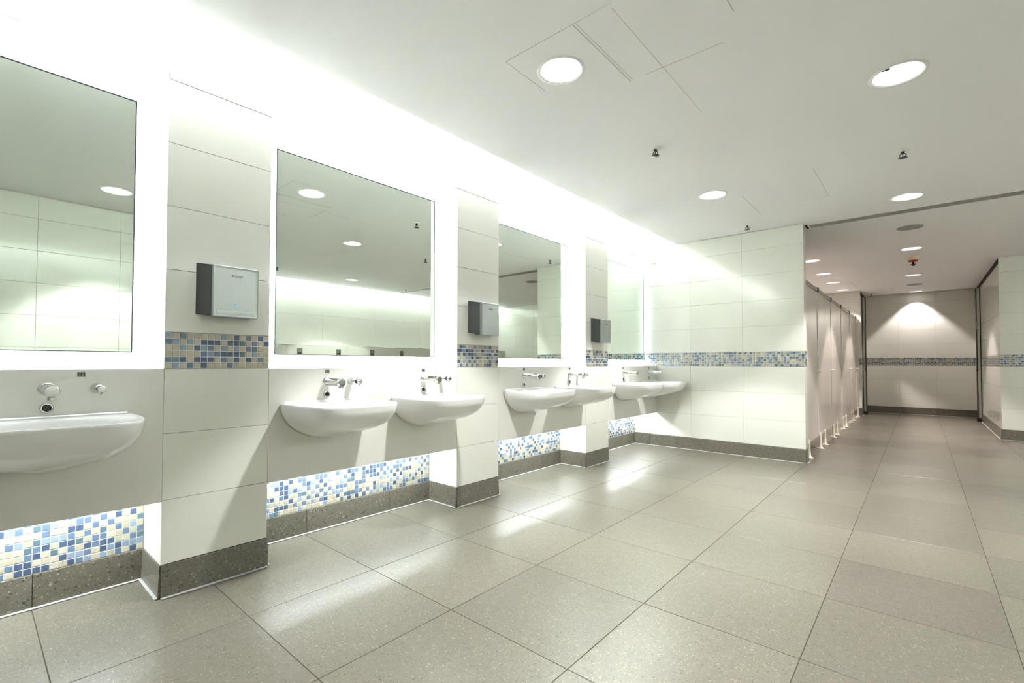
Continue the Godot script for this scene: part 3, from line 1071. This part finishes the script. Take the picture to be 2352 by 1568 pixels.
# ================================================================ downlights, sprinklers, speakers, grille, detector
func ceiling_things() -> void:
	var labels := ["round downlight beside the square access panel, above the nearest hand dryers", "round downlight with a black notch in its rim", "round downlight before the end wall, nearer the sink row", "round downlight just before the slot diffuser", "round corridor downlight before the red-banded detector", "round corridor downlight between detector and farther speaker disc", "round downlight close to the far wall",
		"round downlight over the stalls, half hidden by the end wall", "second round downlight over the stalls", "third round downlight over the stalls, before the access panel", "fourth round downlight over the stalls, on the access panel", "round downlight seen only in the nearest mirror", "round downlight seen in the second mirror near the bright cove", "round downlight seen in the third mirror"]
	var l0: Node3D = null
	for i in LAMPS.size():
		var at := Vector3(LAMPS[i][0], CEIL, LAMPS[i][1])
		var d: Node3D
		if l0 == null:
			l0 = thing("downlight", labels[i], "ceiling light", at, "round ceiling downlights")
			d = l0
			put("trim_ring", turned([[0.110, 0.03], [0.110, -0.001], [0.112, -0.004, true], [0.124, -0.003], [0.1265, 0.0005]], 48), M.trim_white, d)
			# fluted reflector
			var st := begin()
			var n := 40
			var prof := [[0.109, 0.0], [0.100, 0.035], [0.082, 0.066], [0.055, 0.088], [0.0, 0.094]]
			for k in prof.size() - 1:
				for q in n:
					var a := TAU * q / n
					var b := TAU * (q + 1) / n
					var am := (a + b) / 2
					var r0: float = prof[k][0]
					var r1: float = prof[k + 1][0]
					var y0: float = prof[k][1]
					var y1: float = prof[k + 1][1]
					for e in [[a, am, 1.0, 0.965], [am, b, 0.965, 1.0]]:
						var p00 := Vector3(cos(e[0]) * r0 * e[2], y0, -sin(e[0]) * r0 * e[2])
						var p01 := Vector3(cos(e[1]) * r0 * e[3], y0, -sin(e[1]) * r0 * e[3])
						var p10 := Vector3(cos(e[0]) * r1 * e[2], y1, -sin(e[0]) * r1 * e[2])
						var p11 := Vector3(cos(e[1]) * r1 * e[3], y1, -sin(e[1]) * r1 * e[3])
						quad(st, p01, p00, p10, p11)
			put("reflector", done(st), M.reflector, d)
			var sl := begin()
			var g := 1
			for s in [-1, 1]:
				g = lathe(sl, [[0.0, -0.075], [0.014, -0.07], [0.016, -0.05], [0.016, 0.05], [0.014, 0.07], [0.0, 0.075]], 14, along(Vector3(1, 0, 0.15), Vector3(0, 0.05, s * 0.03)), g)
			put("lamp_bulb", done(sl), M.lamp, d)
			var spot := SpotLight3D.new()
			spot.name = "lamp_light"
			spot.position = Vector3(0, 0.002, 0)
			spot.rotation.x = -PI / 2
			spot.spot_angle = 43.0
			spot.spot_angle_attenuation = 0.22
			spot.light_energy = 2.9
			spot.light_color = Color(0.985, 0.985, 0.98)
			spot.light_size = 0.05
			spot.spot_range = 30.0
			spot.spot_attenuation = 2.0
			spot.shadow_enabled = true
			d.add_child(spot)
		else:
			d = dup(l0, "downlight", labels[i], at)
			if LAMPS[i][1] < END_Z:   # the corridor lamps are warmer and weaker
				var w: SpotLight3D = d.get_node("lamp_light")
				w.light_energy = 2.5 if i != 6 else 1.1
				w.light_color = Color(1.0, 0.955, 0.94)
		if i >= 11:
			(d.get_node("lamp_light") as SpotLight3D).light_energy = 1.5
		if i == 1:
			put("black_clip", one_box(Vector3(-0.062, -0.002, 0.078), Vector3(-0.028, 0.012, 0.104), 0.002), M.black_rubber, d)

	# sprinklers
	var sl2 := ["ceiling sprinkler nearest the camera, midway between two sink-row downlights", "ceiling sprinkler in the right downlight row", "ceiling sprinkler near the end wall", "small ceiling sprinkler above the stub wall at the far end", "ceiling sprinkler seen in the second mirror near the cove", "ceiling sprinkler seen in the second mirror beside the slot diffuser"]
	var sp := [[1.195, -3.22], [2.512, -4.425], [1.178, -5.678], [1.81, -13.0], [4.75, -3.24], [5.0, -5.95]]
	var s0: Node3D = null
	for i in sp.size():
		var at := Vector3(sp[i][0], CEIL, sp[i][1])
		if s0:
			dup(s0, "sprinkler", sl2[i], at)
			continue
		s0 = thing("sprinkler", sl2[i], "sprinkler", at, "ceiling sprinklers")
		put("rosette", turned([[0.0, -0.008], [0.018, -0.008], [0.036, -0.003, true], [0.038, 0.0]], 28), M.trim_white, s0)
		put("stem", turned([[0.0, -0.024], [0.010, -0.024], [0.012, -0.008, true], [0.012, 0.0]], 16), M.bronze, s0)
		var arms := begin()
		for s in [-1, 1]:
			var a := Vector3(s * 0.010, -0.02, 0)
			var b := Vector3(s * 0.020, -0.036, 0)
			var c := Vector3(s * 0.005, -0.052, 0)
			for e in [[a, b], [b, c]]:
				lathe(arms, [[0.0028, 0.0], [0.0028, e[0].distance_to(e[1])]], 8, along(e[1] - e[0], e[0]))
		put("frame_arm", done(arms), M.bronze, s0)
		put("glass_bulb", turned([[0.0, -0.047], [0.003, -0.044], [0.003, -0.027], [0.0, -0.024]], 10), M.bronze, s0)
		put("deflector", turned([[0.0, -0.0565], [0.027, -0.0535], [0.027, -0.052, true], [0.0, -0.0515]], 20), M.bronze, s0)

	# flat speaker discs
	var k0: Node3D = null
	for d in [[2.52, -6.97, "round grey speaker disc just beyond the slot diffuser"], [2.525, -12.0, "round grey speaker disc near the far wall"]]:
		var at := Vector3(d[0], CEIL, d[1])
		if k0:
			dup(k0, "ceiling_speaker", d[2], at)
			continue
		k0 = thing("ceiling_speaker", d[2], "speaker", at, "flat ceiling speakers")
		put("ring", turned([[0.104, -0.002], [0.106, -0.006, true], [0.116, -0.005], [0.119, 0.0]], 40), M.speaker, k0)
		put("grille_disc", turned([[0.0, -0.004], [0.06, -0.004], [0.104, -0.002]], 40), M.speaker, k0)

	# detector with a red band
	var det := thing("detector", "cream ceiling detector with a red band and dark tip", "detector", Vector3(2.527, CEIL, -8.95))
	put("base", turned([[0.0, -0.045], [0.05, -0.045], [0.062, -0.035, true], [0.072, -0.004], [0.072, 0.0]], 28), M.cream, det)
	put("red_band", turned([[0.0, -0.066], [0.05, -0.066], [0.052, -0.064, true], [0.052, -0.044]], 28), M.red, det)
	put("tip", turned([[0.0, -0.125], [0.018, -0.122], [0.018, -0.11], [0.03, -0.105, true], [0.03, -0.098], [0.014, -0.095], [0.014, -0.066]], 20), M.bronze, det)

	# slot diffuser across the mouth of the corridor
	var x0 := 1.672
	var x1 := 5.58
	var z0 := -6.105
	var z1 := -6.275
	var g := thing("slot_diffuser", "long grey linear slot diffuser across the corridor mouth", "air diffuser", Vector3(0, CEIL, 0))
	put("frame", boxes([[Vector3(x0, -0.005, z0), Vector3(x1, 0.001, z0 - 0.014)], [Vector3(x0, -0.005, z1 + 0.014), Vector3(x1, 0.001, z1)], [Vector3(x0, -0.005, z0 - 0.014), Vector3(x0 + 0.014, 0.001, z1 + 0.014)], [Vector3(x1 - 0.014, -0.005, z0 - 0.014), Vector3(x1, 0.001, z1 + 0.014)]]), M.trim_white, g)
	put("backing", one_box(Vector3(x0 + 0.014, -0.001, z0 - 0.014), Vector3(x1 - 0.014, 0.0005, z1 + 0.014)), M.dark_gap, g)
	for k in 9:
		var z := z0 - 0.022 - k * 0.0158
		put("slat", one_box(Vector3(x0 + 0.014, -0.004, z + 0.0042), Vector3(x1 - 0.014, -0.0005, z - 0.0042)), M.grille, g)
	put("end_block", one_box(Vector3(1.652, -0.012, z0), Vector3(1.671, 0.0, z1 + 0.02), 0.001), M.dark_gap, g)


# ================================================================ toilet stalls
func stalls() -> void:
	var x := STALL_X
	var posts := [[-6.14, -6.43], [-7.13, -7.62], [-8.33, -8.82], [-9.53, -10.0], [-10.73, -11.19], [-11.9, -12.38]]
	var pl := ["narrow stall pilaster against the end wall", "stall pilaster after the first door", "stall pilaster after the second door", "stall pilaster after the third door", "stall pilaster after the fourth door", "last stall pilaster beside the stub wall"]
	for i in posts.size():
		var p: Array = posts[i]
		var t := thing("stall_pilaster", "pinkish beige " + pl[i], "partition", Vector3(x, 0, p[0]), "stall pilasters")
		put("panel", one_box(Vector3(-0.02, 0.16, 0), Vector3(0, 1.984, p[1] - p[0]), 0.002), M.laminate[0], t)
		var feet := [p[1] - p[0] + 0.05, -0.06]
		if i == 0:
			feet = [-0.24]
		if i == 5:
			feet = [-0.07]
		for z in feet:
			put("leg", turned([[0.0, 0.0], [0.040, 0.0], [0.041, 0.008], [0.026, 0.013, true], [0.017, 0.03], [0.0125, 0.08], [0.0115, 0.17], [0.012, 0.205], [0.0, 0.207, true]], 20, Transform3D(Basis(), Vector3(0.004, 0, z))), M.nylon, t)
	var dl := ["first", "second", "third", "fourth", "fifth"]
	for i in 5:
		var a: float = posts[i][1] - 0.004
		var b: float = posts[i + 1][0] + 0.004
		var t := thing("stall_door", "%s pinkish beige stall door counted from the end wall" % dl[i], "stall door", Vector3(x, 0, a), "stall doors")
		put("panel", one_box(Vector3(-0.026, 0.16, 0), Vector3(-0.006, 1.982, b - a), 0.002), M.laminate[1], t)
		put("knob", turned([[0.0, 0.0], [0.014, 0.0], [0.010, 0.01, true], [0.017, 0.022], [0.017, 0.034], [0.010, 0.04], [0.0, 0.041]], 16, along(Vector3(1, 0, 0), Vector3(-0.006, 0.985, b - a + 0.06))), M.nylon, t)
	var r := thing("stall_headrail", "aluminium headrail running along the top of the stalls", "rail", Vector3(x, 0, 0))
	put("rail", boxes([[Vector3(-0.03, 1.986, -6.14), Vector3(0.006, 2.03, STUB_Z)], [Vector3(-0.03, 2.03, -6.14), Vector3(-0.01, 2.044, STUB_Z)]], 0.002), M.aluminium, r)
	for z in [-7.13, -8.29, -9.45, -10.63, -11.78]:
		put("clip", one_box(Vector3(-0.034, 1.985, z + 0.03), Vector3(0.014, 2.04, z - 0.03), 0.004), M.frame_dark, r)
	# walls between the stalls
	for i in 4:
		var z: float = (posts[i + 1][0] + posts[i + 1][1]) / 2
		var t := thing("stall_divider", "beige divider panel behind the %s stall pilaster" % ["second", "third", "fourth", "fifth"][i], "partition", Vector3(0, 0, z), "stall dividers")
		put("panel", one_box(Vector3(0.002, 0.16, 0.01), Vector3(x - 0.035, 1.98, -0.01), 0.002), M.laminate[0], t)


# ================================================================ square sensor plates on the duct ledge opposite (seen in the mirrors)
func urinal_sensors() -> void:
	var s0: Node3D = null
	var zs := [-4.03, -4.8, -5.56, -6.3, -9.3]
	var lb := ["square steel sensor plate first seen in the second mirror", "square steel sensor plate second in the second mirror", "square steel sensor plate third in the second mirror", "square steel sensor plate fourth in the second mirror, near its edge", "square steel sensor plate seen in the third mirror"]
	for i in zs.size():
		var at := Vector3(5.608, 1.285, zs[i])
		if s0:
			dup(s0, "sensor_plate", lb[i], at)
			continue
		s0 = thing("sensor_plate", lb[i], "sensor", at, "square flush sensor plates")
		put("plate", one_box(Vector3(-0.006, -0.058, -0.05), Vector3(0, 0.058, 0.05), 0.002), M.plate, s0)
		put("window", one_box(Vector3(-0.0075, -0.034, -0.026), Vector3(-0.0055, -0.018, 0.026)), M.lens, s0)
